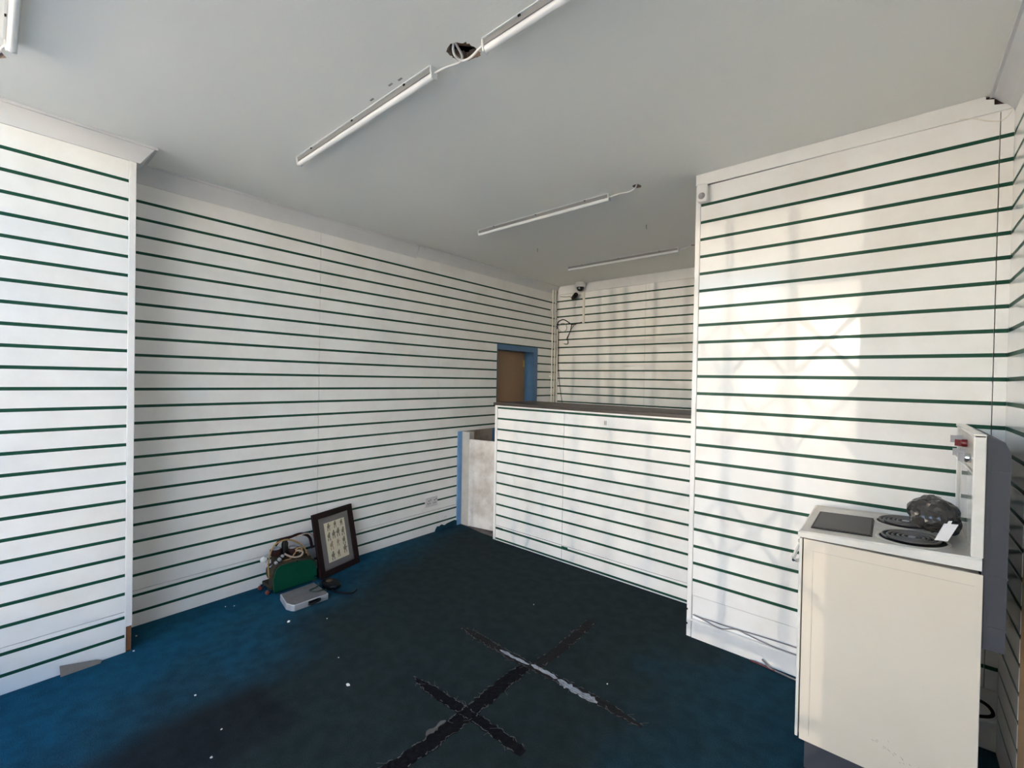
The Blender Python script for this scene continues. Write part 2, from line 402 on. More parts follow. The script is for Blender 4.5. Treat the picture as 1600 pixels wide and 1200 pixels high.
# ---- ceiling with two broken holes
hole1 = [(-1.296, 1.106), (-1.261, 1.09), (-1.235, 1.099), (-1.206, 1.122), (-1.2, 1.14), (-1.195, 1.162), (-1.201, 1.192), (-1.218, 1.203), (-1.245, 1.195), (-1.272, 1.19), (-1.279, 1.171), (-1.297, 1.163), (-1.299, 1.143), (-1.30, 1.123)]
hole2 = [(-1.27, 2.614), (-1.252, 2.593), (-1.227, 2.595), (-1.218, 2.631), (-1.233, 2.654), (-1.256, 2.649)]
hole3 = [(-1.40, 4.04), (-1.385, 4.03), (-1.36, 4.04), (-1.365, 4.065), (-1.39, 4.065)]
hole0 = [(-2.70, 0.02), (-2.66, -0.01), (-2.63, 0.0), (-2.625, 0.03), (-2.66, 0.045)]
outer = [(-3.75, -0.10), (0.6, -0.10), (0.6, 5.2), (-3.75, 5.2)]
def rough(h, k, sd, amp):
    r_ = random.Random(sd); out = []
    for i in range(len(h)):
        a, b = h[i], h[(i+1) % len(h)]
        for j in range(k):
            t = j/k; out.append((a[0]+(b[0]-a[0])*t+r_.uniform(-amp, amp), a[1]+(b[1]-a[1])*t+r_.uniform(-amp, amp)))
    return out
hole1 = rough(hole1, 3, 1, 0.0035); hole2 = rough(hole2, 2, 2, 0.002)
loops = [outer, hole1, hole2, hole3, hole0]
flat = [p for l in loops for p in l]
ce = MB(); ce.add([(x, y, ZC) for x, y in flat], tessellate_polygon([[Vector((x, y, 0)) for x, y in l] for l in loops]))
ceiling = ce.build('ceiling', 'ceiling_paint'); tag(ceiling, 'grey-white painted ceiling with broken holes beside the strip lights', 'ceiling', kind='structure')
MB().box(-3.75, 0.6, -0.10, 5.2, ZC+0.14, ZC+0.2).build('ceiling_deck', 'void', ceiling)
for h in (hole1, hole2, hole3, hole0):
    cx = sum(p[0] for p in h)/len(h); cy = sum(p[1] for p in h)/len(h); k = len(h)
    mb = MB(); rnd = random.Random(k)
    inner = [(cx+(x-cx)*rnd.uniform(0.78, 0.97), cy+(y-cy)*rnd.uniform(0.78, 0.97)) for x, y in h]
    top = [(cx+(x-cx)*0.95, cy+(y-cy)*0.95) for x, y in inner]
    mb.add([(x, y, ZC) for x, y in h]+[(x, y, ZC+0.012) for x, y in inner]+[(x, y, ZC+0.03) for x, y in top],
           [(i, (i+1) % k, (i+1) % k+k, i+k) for i in range(k)] + [(i+k, (i+1) % k+k, (i+1) % k+2*k, i+2*k) for i in range(k)])
    mb.build('broken_rim', 'broken_plaster', ceiling)
for i, (x, y, a, l) in enumerate(((-1.245, 1.135, 0.9, 0.16), (-1.222, 1.155, 1.0, 0.16), (-1.268, 1.12, 0.75, 0.16))):
    MB().box(-l/2, l/2, -0.009, 0.009, 0, 0.006).xf(Matrix.Translation((x, y, ZC+0.022+0.004*i)) @ Matrix.Rotation(a, 4, 'Z')).build('lath', 'lath', ceiling)
# small screw hooks left in the ceiling
for x, y in ((-1.484, 3.31), (-2.536, 3.304)):
    MB().tube([(x, y, ZC), (x, y, ZC-0.025), (x+0.004, y, ZC-0.034)], 0.003, 6).build('screw_hook', 'grey_cap', ceiling)
# old filled fixing marks along the first light
for x, y in ((-1.62, 1.085), (-1.56, 1.09), (-1.77, 1.092)):
    MB().box(x-0.012, x+0.012, y-0.004, y+0.004, ZC-0.0012, ZC).build('fixing_mark', 'channel_grey', ceiling)

# ---- left wall
wl = thing('wall_left', 'long slatted shop wall of white boards with green grooves', 'wall', (XL, 2.5, 0), kind='structure')
XB = XL-T
b = MB(); b.box(XB-0.12, XB, 0.2, 3.72, 0, 2.75); b.box(XB-0.12, XB, 3.72, 4.44, 1.895, 2.75); b.box(XB-0.12, XB, 4.44, 5.1, 0, 2.75)
b.build('masonry', 'bare_plaster', wl)
gl_ = [2.5037-0.1*i for i in range(23)] + [0.183, 0.083]
slats(wl, 'x', XL, 1, 0.30, YB, 0.0, 2.66, gl_, (1.667, 2.86), (0.213,), [(3.126, 3.72, -1, 0.958), (3.70, 4.445, -1, 1.897), (2.735, 2.862, 0.268, 0.339)])
# the flat cable-trunk cover run low along the wall past the socket
MB().box(XL, XL+0.003, 2.70, 2.92, 0.222, 0.258).build('cover_strip', 'laminate', wl)
for y, z in ((2.03, 0.052), (2.60, 0.055), (2.965, 0.118), (2.985, 0.116)):
    MB().lathe([(0.011, 0), (0.011, 0.006), (0.004, 0.008)], (XL, y, z), 'x', 10).build('screw_cap', 'plastic_white', wl)
# ---- blue edge post and grey post at the counter gap (trim)
t1 = MB().box(XB, XL+0.012, 3.128, 3.182, 0, 0.958).build('trim_1', 'blue_paint'); tag(t1, 'narrow light blue painted post low on the slatted wall by the gate', 'trim', kind='structure')
t2 = MB().box(XB, -3.268, 3.184, 3.25, 0, 0.955).build('trim_2', 'grey_post'); tag(t2, 'grubby pale grey gate post standing out from the wall beside the blue post', 'trim', kind='structure')

# ---- pier on the left, towards the shop window
wp = thing('wall_left_pier', 'slatted pier of white boards standing forward beside the shop window', 'wall', (XP, 0.2, 0), kind='structure')
MB().box(-3.75, XP-T, -0.95, 0.496, 0, 3.25).build('masonry', 'raw_timber', wp)
MB().box(XP-0.26, XP-T, 0.496, 0.512, 0.16, 2.63).build('return_board', 'laminate', wp)
gp = [2.5158-0.1*i for i in range(23)] + [0.188, 0.088]
slats(wp, 'x', XP, 1, FY, 0.484, 0.0, 2.68, gp, (), (0.2185,))
# the lowest board runs on a little under the short edge strip
MB().box(XP-T, XP, 0.4845, 0.489, 0, 0.135).build('slat', 'laminate', wp)
MB().box(XP-T, XP, FY, 0.514, 2.68, 3.25).build('fascia_board', 'white_paint', wp)
MB().box(XP-0.03, XP+0.004, 0.485, 0.515, 0.137, 2.66).build('edge_strip', 'white_paint', wp, bevel=0.002)
MB().box(XP-0.045, XP-0.003, 0.490, 0.512, 0.004, 0.135).build('exposed_stud', 'raw_timber', wp)
MB().box(XP-0.075, XP-0.046, 0.497, 0.511, 0.0, 0.20).build('exposed_stud', 'raw_timber', wp)

# ---- cornices
def cornice(name, ax, P, nrm, a0, a1, zb, proj, label, endcap=0.0):
    prof = [(0, zb), (0.004, zb), (proj*0.45, zb+0.045), (proj*0.95, ZC-0.012), (proj+0.006, ZC-0.012), (proj+0.006, ZC+0.002), (0, ZC+0.002)]
    mb = MB()
    if ax == 'x': mb.prism(prof, lambda a, b_, h: (P+nrm*a, h, b_), a0, a1)
    else: mb.prism(prof, lambda a, b_, h: (h, P+nrm*a, b_), a0, a1)
    o = mb.build(name, 'cornice'); tag(o, label, 'cornice', kind='structure'); return o
cornice('trim_3', 'x', XL, 1, 0.52, 2.575, 2.606, 0.03, 'plain coved cornice above the long slatted wall, nearer length')
cornice('trim_4', 'x', XL-0.004, 1, 2.579, YB, 2.62, 0.045, 'plain coved cornice above the blue framed doorway, farther length')
# pier cornice returns round the corner
mb = MB(); zb = 2.622
prof = [(0.0, zb), (0.008, zb), (0.022, zb+0.04), (0.038, ZC-0.014), (0.046, ZC-0.014), (0.046, ZC+0.002)]
rows = []
for a, z in prof: rows.append([(XP+a, -0.10, z), (XP+a, 0.515+a*1.8, z), (XL-0.05, 0.515+a*1.8, z)])
for i in range(len(rows)-1):
    for j in range(2): mb.quad(rows[i][j], rows[i][j+1], rows[i+1][j+1], rows[i+1][j])
tag(mb.build('trim_5', 'cornice'), 'coved cornice on the pier with a mitred corner', 'cornice', kind='structure')
cornice('trim_6', 'x', XR+0.018, -1, -0.10, YR-0.004, 2.615, 0.085, 'sloped cornice over the short slatted return behind the cooker')

# ---- wall standing forward on the right, beyond it the counter bay
wr = thing('wall_back_right', 'bright slatted wall of white boards behind the old cooker', 'wall', (-0.3, YR, 0), kind='structure')
MB().box(XE+0.004, 0.55, YR+T, 5.1, 0, 2.72).build('masonry', 'white_paint', wr)
grr = [2.5395-0.1*i for i in range(23)]
slats(wr, 'y', YR, -1, XE+0.028, XR, 0.25, 2.648, grr, (0.3125,), (), seam_w=0.0016)
MB().box(XE+0.03, XR, YR+0.003, YR+T, 0.112, 0.247).build('lower_board', 'laminate', wr)
MB().box(XE+0.03, XR, YR-0.016, YR+T, 0.104, 0.112).build('cable_ledge', 'white_paint', wr)
MB().box(XE+0.03, XR, YR-0.004, YR+T, 0.0, 0.104).build('skirting_board', 'laminate', wr)
MB().box(XE-0.001, XE+0.0265, YR-0.004, YR+0.03, 0.0, 2.652).build('edge_strip', 'white_paint', wr, bevel=0.003)
for z in (0.16, 0.075):
    MB().box(XE-0.004, XE+0.006, YR-0.0055, YR-0.0045, z-0.006, z+0.006).build('nail', 'black_plastic', wr)
tb = [(XE, 2.718), (0.267, 2.718), (0.268, 2.704), (0.292, 2.697), (0.292, 2.674), (0.323, 2.667), (0.350, 2.654), (0.346, 2.644), (XE, 2.6535)]
MB().prism(tb, lambda a, b_, h: (a, h, b_), YR-0.012, YR+T).build('top_board', 'white_paint', wr)
MB().box(0.262, 0.352, YR+0.006, YR+T, 2.652, 2.7195).build('gap_back', 'seam', wr)
MB().box(XE, 0.346, YR+0.001, YR+0.01, 2.6475, 2.6545).build('gap_back', 'seam', wr)
# wires
ca = MB().tube(smooth_path([(-0.87, 2.698, 0.140), (-0.82, 2.699, 0.137), (-0.772, 2.699, 0.139), (-0.669, 2.699, 0.140), (-0.48, 2.699, 0.150), (-0.25, 2.699, 0.155)]), 0.003, 6).build('ledge_cable', 'cable_grey')
tag(ca, 'thin dark grey cable, the upper one lying along the wall ledge', 'cable')
ca = MB().tube(smooth_path([(-0.86, 2.696, 0.139), (-0.814, 2.697, 0.132), (-0.719, 2.697, 0.1155), (-0.637, 2.697, 0.140), (-0.556, 2.697, 0.130), (-0.45, 2.697, 0.118), (-0.25, 2.697, 0.117)]), 0.0028, 6).build('ledge_cable', 'cable_grey')
tag(ca, 'thin grey cable, the looping lower one on the wall ledge', 'cable')
ca = MB().tube(smooth_path([(-0.56, 2.688, 0.006), (-0.50, 2.684, 0.006), (-0.44, 2.676, 0.006)]), 0.0045, 6).build('red_cable', 'cable_red')
tag(ca, 'short red cable end lying at the foot of the slatted wall', 'cable')
ca = MB().tube(smooth_path([(-0.504, 2.688, 0.034), (-0.485, 2.684, 0.022), (-0.467, 2.680, 0.008), (-0.40, 2.672, 0.006), (-0.30, 2.66, 0.006), (-0.20, 2.63, 0.006)]), 0.0045, 6).build('floor_cable', 'cable_grey')
tag(ca, 'dark cable with a bent-up end running along the floor behind the cooker', 'cable')
ca = MB().tube(smooth_path([(0.19, 2.69, 2.647), (0.231, 2.69, 2.636), (0.269, 2.69, 2.614), (0.306, 2.69, 2.600), (0.330, 2.69, 2.61), (0.345, 2.69, 2.640)]), 0.002, 6).build('sagging_wire', 'pipe')
tag(ca, 'thin pale wire sagging below the broken top board', 'wire')

# ---- right wall, short slatted return behind the cooker
wrr = thing('wall_right', 'right hand wall with a short slatted return behind the cooker', 'wall', (XR, 1.0, 0), kind='structure')
MB().box(XR+T, 0.55, -0.95, 2.74, 0, 3.25).build('masonry', 'white_paint', wrr)
slats(wrr, 'x', XR, -1, 2.334, YR-0.001, 0.0, 2.63, grr+[0.2395, 0.1395], ())
MB().box(XR+0.002, XR+T, 2.331, 2.334, 0.0, 2.63).build('board_edge', 'mdf', wrr)

# ---- back wall of the counter bay
wb = thing('wall_back', 'slatted back wall behind the counter, hung with cameras', 'wall', (-2, YB, 0), kind='structure')
MB().box(-3.75, 0.0, YB+T, 5.1, 0, 2.75).build('masonry', 'white_paint', wb)
slats(wb, 'y', YB, -1, XL, XE, 0.0, 2.612, [2.527-0.1*i for i in range(25)], (-2.16,))
MB().box(XL+0.02, XE, YB-0.01, YB+T, 2.614, 2.7196).build('top_board', 'white_paint', wb)

# ---- doorway behind the counter
d1 = thing('door_1', 'brown door set in a blue painted frame behind the counter', 'door', (XL-0.06, 4.08, 0), kind='structure')
MB().box(XL-0.135, XL+0.006, 3.70, 4.445, 1.838, 1.897).build('frame_head', 'door_blue', d1)
MB().box(XL-0.135, XL+0.006, 4.365, 4.445, 0, 1.838).build('jamb', 'door_blue', d1)
MB().box(XL-0.135, XL-0.012, 3.66, 3.724, 0, 1.838).build('jamb', 'door_blue', d1)
lf = MB().box(XL-0.185, XL-0.14, 3.70, 4.372, 0.005, 1.835).build('leaf', 'door_brown', d1)
MB().tube([(XL-0.136, 4.352, 1.66), (XL-0.136, 4.352, 1.74)], 0.007, 8).build('hinge', 'brass', lf)
MB().tube([(XL-0.136, 4.352, 0.22), (XL-0.136, 4.352, 0.30)], 0.007, 8).build('hinge', 'brass', lf)
MB().box(XL-0.140, XL-0.136, 4.325, 4.352, 1.655, 1.745).build('hinge_plate', 'brass', lf)
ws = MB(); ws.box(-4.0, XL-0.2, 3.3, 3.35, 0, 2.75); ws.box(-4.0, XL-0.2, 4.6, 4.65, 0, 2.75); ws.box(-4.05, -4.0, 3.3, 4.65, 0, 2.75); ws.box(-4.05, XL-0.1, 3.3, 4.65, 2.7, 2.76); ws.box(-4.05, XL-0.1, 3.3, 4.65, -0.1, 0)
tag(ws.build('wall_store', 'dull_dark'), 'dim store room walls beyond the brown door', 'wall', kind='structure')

# ---- shop front behind the camera
wf = thing('wall_front', 'shop front wall with piers around the display window and doorway', 'wall', (-1.7, FY, 0), kind='structure')
MB().box(-0.38, 0.55, FY-0.2, FY, 0, 3.25).build('pier', 'front_paint', wf)
MB().box(-3.75, -3.10, FY-0.2, FY, 0, 3.25).build('pier', 'front_paint', wf)
MB().box(-3.75, 0.55, FY-0.2, FY, 3.05, 7.5).build('shade_wall', 'masonry', wf)  # unseen upper storey wall, added to shade the street below
MB().box(-3.10, -1.03, FY-0.12, FY-0.02, 0, 0.28).build('stall_riser', 'front_paint', wf)
MB().box(-3.75, 0.55, -0.104, -0.09, ZC, 3.25).build('bulkhead', 'white_paint', wf)
MB().box(-3.75, 0.55, FY, -0.09, 3.2, 3.25).build('soffit', 'white_paint', wf)
for nm, bx_, lab in (('sun_block_slab', (-3.75, 0.62, FY-0.2, 5.2, 3.26, 3.4), 'unseen slab added above the shop to block the sun'),  # first entry: unseen slab added to keep the sun out of the room
                     ('wall_outer_left', (-3.76, -3.6, -0.9, 5.1, 0, 3.3), 'outer brick wall beyond the long slatted wall'),
                     ('wall_outer_right', (0.55, 0.66, -0.9, 5.1, 0, 3.3), 'outer brick wall beyond the cooker'),
                     ('wall_outer_back', (-3.75, 0.6, 5.11, 5.25, 0, 3.3), 'outer brick wall behind the counter bay')):
    tag(MB().box(*bx_).build(nm, 'masonry'), lab, 'wall', kind='structure')
w1 = thing('window_1', 'large shop display window behind the camera', 'window', (-2.05, FY, 0.28), kind='structure')
for x0, x1, z0, z1 in ((-3.10, -1.03, 0.28, 0.34), (-3.10, -1.03, 2.22, 2.28), (-3.10, -1.03, 2.99, 3.05), (-3.10, -3.05, 0.28, 3.05), (-2.10, -2.05, 0.28, 3.05), (-1.08, -1.0, 0.0, 3.05)):
    MB().box(x0, x1, FY-0.10, FY-0.04, z0, z1).build('frame_bar', 'front_paint', w1)
for x0, x1, z0, z1 in ((-3.05, -2.10, 0.34, 2.22), (-2.05, -1.08, 0.34, 2.22), (-3.05, -2.10, 2.28, 2.99), (-2.05, -1.08, 2.28, 2.99)):
    MB().quad((x0, FY-0.07, z0), (x1, FY-0.07, z0), (x1, FY-0.07, z1), (x0, FY-0.07, z1)).build('pane', 'shop_glass', w1)
d2_ = thing('door_2', 'open shop doorway with a fanlight behind the camera', 'door', (-0.7, FY, 0), kind='structure')
MB().box(-1.0, -0.38, FY-0.10, FY-0.04, 2.22, 2.30).build('frame_bar', 'front_paint', d2_)
MB().box(-1.0, -0.38, FY-0.12, FY-0.02, 2.52, 3.06).build('door_head', 'front_paint', d2_)
MB().quad((-1.0, FY-0.07, 2.30), (-0.38, FY-0.07, 2.30), (-0.38, FY-0.07, 2.52), (-1.0, FY-0.07, 2.52)).build('pane', 'shop_glass', d2_)
# folding lattice gate across the front, just outside the glass
sg = thing('security_gate', 'folding steel lattice gate across the shop window and doorway', 'gate', (-1.7, FY-0.16, 0.02))
GY = FY-0.16; xs = [-3.08+0.2235*i for i in range(13)]
for x in xs: MB().box(x-0.018, x+0.018, GY-0.008, GY+0.008, 0.02, 2.96).build('upright', 'gate_steel', sg)
for i in range(len(xs)-1):
    for zc in (0.32, 0.60, 1.25, 1.72, 2.0):
        for sgn in (-1, 1):
            a = Vector((xs[i], GY+0.011*sgn, zc-0.13*sgn)); b_ = Vector((xs[i+1], GY+0.011*sgn, zc+0.13*sgn)); d = (b_-a).normalized(); nn = Vector((-d.z, 0, d.x))*0.012
            mb = MB(); mb.add([a-nn, b_-nn, b_+nn, a+nn, a-nn+Vector((0, .003, 0)), b_-nn+Vector((0, .003, 0)), b_+nn+Vector((0, .003, 0)), a+nn+Vector((0, .003, 0))], [(0, 1, 2, 3), (4, 5, 6, 7), (0, 1, 5, 4), (2, 3, 7, 6)])
            mb.build('lattice_strip', 'gate_steel', sg)
for z in (0.02, 0.78, 2.94): MB().box(-3.09, -0.38, GY-0.02, GY+0.02, z, z+0.035).build('rail', 'gate_steel', sg)
# street outside
tag(MB().box(-30, 30, -30, FY-0.2, -0.25, -0.13).build('pavement', 'pavement'), 'sunlit paved street outside the shop', 'street', kind='structure')
tag(MB().box(-3.2, 0.0, FY-0.5, FY-0.0, -0.13, -0.01).build('door_step', 'pavement'), 'stone step below the shop front', 'step', kind='structure')
bd = thing('building', 'cream rendered building across the sunlit street', 'building', (0, -11, -0.13))
MB().box(-22, 22, -16, -11, -0.13, 4.3).build('facade', 'render_cream', bd)
for i in range(11):
    for z in (0.9,):
        x = -20.6+4*i
        f_ = MB().box(x-0.75, x+0.75, -11.06, -10.96, z, z+1.9).build('window', 'plastic_white', bd)
        MB().box(x-0.65, x+0.65, -10.97, -10.95, z+0.1, z+1.8).build('pane', 'dark_window', f_)

# ================================================================== COUNTER
ct = thing('shop_counter', 'slatted white shop counter with a dark worktop', 'counter', (-1.87, YC+0.2, 0))
MB().box(-2.812, XE+0.002, YC+T, YC+0.50, 0.0, 1.252).build('carcass', 'white_paint', ct)
gc = [1.2353-0.1*i for i in range(11)] + [0.113, 0.0165]
slats(ct, 'y', YC, -1, -2.806, XE, 0.0, 1.257, gc, (-2.062,), (0.139,))
MB().box(-2.835, -2.808, YC-0.003, YC+0.50, 0.0, 1.257).build('end_panel', 'white_paint', ct, bevel=0.002)
MB().box(-2.85, XE+0.002, YC-0.012, YC+0.55, 1.258, 1.284).build('worktop', 'worktop', ct, bevel=0.003)
MB().box(-2.066, -2.005, YC-0.0015, YC+0.004, 0.112, 0.132).build('exposed_liner', 'insert', ct)
MB().box(-2.80, -2.715, YC-0.0015, YC+0.004, 0.104, 0.124).build('exposed_liner', 'insert', ct)
MB().box(-2.70, -2.07, YC-0.002, YC, 0.1215, 0.1225).build('split_line', 'seam', ct)
for dx in (-0.006, 0.006):
    MB().box(-1.683+dx-0.004, -1.683+dx+0.003, YC-0.001, YC, 1.163, 1.196).build('scuff', 'channel_grey', ct)
# gate panel filling the gap by the wall
a = Vector((-3.266, 3.182, 0)); b_ = Vector((-2.845, 3.270, 0)); d = (b_-a).normalized(); nn = Vector((-d.y, d.x, 0))*0.02
mb = MB(); vs = [p+Vector((0, 0, z)) for z in (0.004, 0.885) for p in (a, b_, b_+nn, a+nn)]
mb.add(vs, [(0, 1, 2, 3), (4, 5, 6, 7), (0, 1, 5, 4), (1, 2, 6, 5), (2, 3, 7, 6), (3, 0, 4, 7)])
gt = mb.build('counter_gate', 'grubby_white'); tag(gt, 'low grubby white gate panel between the wall and counter', 'gate')

# ================================================================== CEILING LIGHTS
def batten(x0, x1, y, label, cable=None):
    t = thing('strip_light', label, 'light', ((x0+x1)/2, y, ZC), 'strip lights on the ceiling')
    z = ZC; e = lambda a, b_, h: (h, a, b_)
    MB().prism([(y-0.019, z), (y-0.019, z-0.003), (y+0.019, z-0.003), (y+0.019, z)], e, x0+0.003, x1-0.003).build('base_plate', 'batten_white', t)
    MB().prism([(y-0.013, z-0.003), (y-0.010, z-0.020), (y+0.012, z-0.020), (y+0.014, z-0.003)], e, x0+0.004, x1-0.004).build('housing', 'channel_grey', t)
    MB().tube([(x0+0.006, y+0.002, z-0.030), (x1-0.006, y+0.002, z-0.030)], 0.0125, 16).build('tube', 'tube_glass', t)
    for x in (x0, x1-0.008):
        MB().prism([(y-0.017, z), (y-0.017, z-0.018), (y-0.012, z-0.043), (y+0.016, z-0.043), (y+0.018, z-0.018), (y+0.018, z)], e, x, x+0.008).build('end_cap', 'batten_white', t, bevel=0.002)
    for fx in (0.15, 0.5, 0.85):
        xx = x0+(x1-x0)*fx
        MB().box(xx-0.005, xx+0.005, y-0.0185, y-0.0135, z-0.008, z-0.003).build('clip', 'black_plastic', t)
    if cable:
        MB().tube(smooth_path(cable), 0.0045, 8).build('cable', 'cable_white', t)
    return t
z = ZC-0.012
batten(-2.565, -1.395, 1.132, 'white strip light reaching from mid ceiling to the large broken hole',
       [(-1.40, 1.135, z-0.01), (-1.352, 1.150, z), (-1.311, 1.165, z+0.004), (-1.287, 1.168, z+0.004), (-1.269, 1.162, z+0.006), (-1.261, 1.15, z+0.014), (-1.254, 1.114, z+0.03), (-1.253, 1.104, ZC+0.05)])
batten(-1.150, 0.02, 1.160, 'white strip light hanging on beyond the large broken hole, nearer the cooker wall',
       [(-1.245, 1.100, ZC+0.05), (-1.266, 1.114, z+0.010), (-1.276, 1.141, z), (-1.267, 1.160, z-0.004), (-1.245, 1.167, z-0.006), (-1.214, 1.167, z-0.004), (-1.185, 1.163, z), (-1.150, 1.155, z-0.004)])
batten(-2.625, -1.432, 2.625, 'white strip light mid ceiling with a tiny broken hole at its end',
       [(-1.436, 2.62, z-0.01), (-1.363, 2.632, z), (-1.314, 2.650, z+0.003), (-1.261, 2.632, z+0.006), (-1.241, 2.625, ZC+0.03)])
batten(-2.690, -1.500, 4.05, 'white strip light over the counter bay nearest the cameras',
       [(-1.502, 4.06, z-0.01), (-1.45, 4.05, z), (-1.41, 4.048, z+0.004), (-1.380, 4.05, ZC+0.03)])
batten(-2.515, -1.32, 0.052, 'white strip light close to the slatted pier beside the shop window', [(-2.512, 0.05, z-0.006), (-2.56, 0.035, z+0.004), (-2.62, 0.025, z+0.006), (-2.655, 0.02, ZC+0.04)])

# ================================================================== FITTINGS ON THE WALLS
# three pipes in the far corner
for (y, z1, r, lab) in ((4.717, 2.66, 0.0095, 'tall off-white pipe, the outermost of the corner pipes'), (4.773, 2.66, 0.0095, 'tall off-white pipe, the middle one of the corner pipes'), (4.829, 2.165, 0.0115, 'shorter off-white pipe tight in the wall corner')):
    t = thing('pipe', lab, 'pipe', (XL+0.03, y, 0), 'pipes in the wall corner')
    MB().tube([(XL+0.03, y, 0.0), (XL+0.03, y, z1)], r, 10).build('run', 'pipe', t)
    for zz in ((1.35, 1.55, 1.98, 2.40) if z1 > 2.5 else (1.4, 1.9)):
        MB().box(XL, XL+0.034, y-r-0.003, y+r+0.003, zz-0.006, zz+0.006).build('clip', 'plastic_white', t)
# dome camera
t = thing('dome_camera', 'white dome security camera with a dark bubble at the ceiling', 'camera', (-2.985, 4.775, 2.70))
c = (-2.985, 4.775, 2.660)
MB().lathe([(0.055, 0.062), (0.062, 0.045), (0.062, 0.012), (0.054, 0.0)], c, 'z', 24).build('housing', 'plastic_white', t)
MB().lathe([(0.047, 0.002), (0.045, -0.018), (0.036, -0.036), (0.020, -0.047), (0.004, -0.050)], c, 'z', 24).build('bubble', 'dark_dome', t)
MB().lathe([(0.012, 0), (0.012, 0.012)], (c[0]+0.012, c[1]-0.048, c[2]-0.02), 'y', 12).build('lens', 'chrome', t)
MB().box(c[0]-0.02, c[0]+0.02, c[1]+0.04, YB-0.008, c[2]+0.005, c[2]+0.055).build('bracket', 'plastic_white', t)
# black bullet camera
t = thing('bullet_camera', 'black bullet security camera below the white dome camera', 'camera', (-3.06, 4.838, 2.55))
d = Vector((0.75, -0.55, 0.30)).normalized(); p0 = Vector((-3.105, 4.800, 2.535))
MB().tube([p0, p0+d*0.012, p0+d*0.10, p0+d*0.115], [0.022, 0.030, 0.030, 0.026], 14).build('body', 'black_plastic', t)
MB().tube([p0+d*0.112, p0+d*0.119], 0.02, 14).build('lens', 'dark_dome', t)
MB().tube(smooth_path([(-3.13, YB-0.002, 2.56), (-3.12, 4.82, 2.555), (-3.095, 4.80, 2.545)]), 0.009, 8).build('arm', 'black_plastic', t)
MB().tube(smooth_path([p0, p0+Vector((-0.06, 0.02, 0.035)), p0+Vector((-0.13, 0.035, 0.04)), (-3.33, YB-0.006, 2.59)]), 0.003, 6).build('lead', 'black_plastic', t)
# conduit below the dome
t = thing('cable_conduit', 'narrow pale plastic conduit running down from the dome camera', 'conduit', (-2.972, YB, 2.22))
MB().box(-2.984, -2.958, YB-0.016, YB, 2.222, 2.625).build('duct', 'pipe', t)
MB().box(-2.9865, -2.9555, YB-0.018, YB, 2.430, 2.436).build('joint', 'pipe', t)
# loose black cables
y_ = YB-0.02
for i, (pts, r, lab) in enumerate((
    ([(-3.36, y_, 2.17), (-3.355, y_, 2.22), (-3.336, y_, 2.265), (-3.267, y_, 2.285), (-3.20, y_, 2.255), (-3.138, y_, 2.215), (-3.07, y_, 2.220), (-2.985, y_, 2.232)], 0.006, 'thick black cable looping from the corner pipes to the conduit foot'),
    ([(-3.138, y_, 2.215), (-3.15, y_, 2.15), (-3.165, y_, 2.11), (-3.195, y_, 2.04), (-3.185, y_, 1.985), (-3.20, y_, 1.965), (-3.245, y_, 1.972)], 0.0045, 'black cable tail hanging below the cable loop with a bent end'),
    ([(-3.35, y_, 2.19), (-3.30, y_, 2.235), (-3.23, y_, 2.225), (-3.21, y_, 2.16), (-3.27, y_, 2.125), (-3.33, y_, 2.16), (-3.345, y_, 2.19)], 0.003, 'thin grey wire coiled in a ring beside the corner pipes'),
    ([(-3.055, y_-.004, 2.218), (-3.11, y_-.004, 2.19), (-3.17, y_-.004, 2.10), (-3.215, y_-.004, 2.02)], 0.003, 'thin dark wire slanting down from the conduit foot'),
    ([(-3.335, y_, 2.15), (-3.33, y_, 1.85), (-3.325, y_, 1.6), (-3.295, y_, 1.4), (-3.255, y_, 1.20)], 0.0035, 'thin black wire trailing down the corner to the worktop'))):
    o = MB().tube(smooth_path(pts), r, 6).build('loose_cable', 'rubber' if i != 2 else 'cable_grey'); tag(o, lab, 'cable')
# motion sensor
t = thing('motion_sensor', 'small white motion sensor high on the wall end', 'sensor', (-0.863, YR-0.006, 2.55))
MB().prism([(-0.894, 2.560), (-0.886, 2.548), (-0.841, 2.544), (-0.833, 2.553), (-0.833, 2.636), (-0.841, 2.645), (-0.885, 2.650), (-0.894, 2.640)], lambda a, b_, h: (a, h, b_), YR-0.045, YR-0.004).build('housing', 'plastic_white', t, bevel=0.006)
MB().lathe([(0.019, 0), (0.017, -0.007), (0.009, -0.011)], (-0.864, YR-0.045, 2.578), 'y', 16).build('lens', 'grey_cap', t)
# double socket
t = thing('wall_socket', 'white double power socket low on the slatted wall', 'socket', (XL, 2.795, 0.30))
MB().box(XB, XL+0.010, 2.722, 2.868, 0.262, 0.346).build('plate', 'socket_plate', t, bevel=0.003)
for yc in (2.760, 2.830):
    for dy, dz, a, b_ in ((0, 0.016, 0.0035, 0.006), (-0.011, -0.008, 0.005, 0.0035), (0.011, -0.008, 0.005, 0.0035)):
        MB().box(XL+0.0095, XL+0.0112, yc+dy-a, yc+dy+a, 0.300+dz-b_, 0.300+dz+b_).build('pin_hole', 'black_plastic', t)
    MB().box(XL+0.010, XL+0.014, yc+0.014, yc+0.024, 0.316, 0.334).build('rocker_switch', 'grey_cap', t)

# ================================================================== COOKER
ck = thing('cooker', 'old cream electric cooker with spiral rings standing by the wall', 'cooker', (-0.02, 2.31, 0))
Y0, Y1 = 2.06, 2.56; XF, XK = -0.268, 0.222
MB().box(XF+0.03, XK-0.03, Y0+0.03, Y1-0.02, 0.0, 0.125).build('plinth', 'plinth', ck)
MB().box(-0.2535, XK, Y0+0.004, Y1, 0.122, 0.905).build('body', 'enamel_cream', ck)
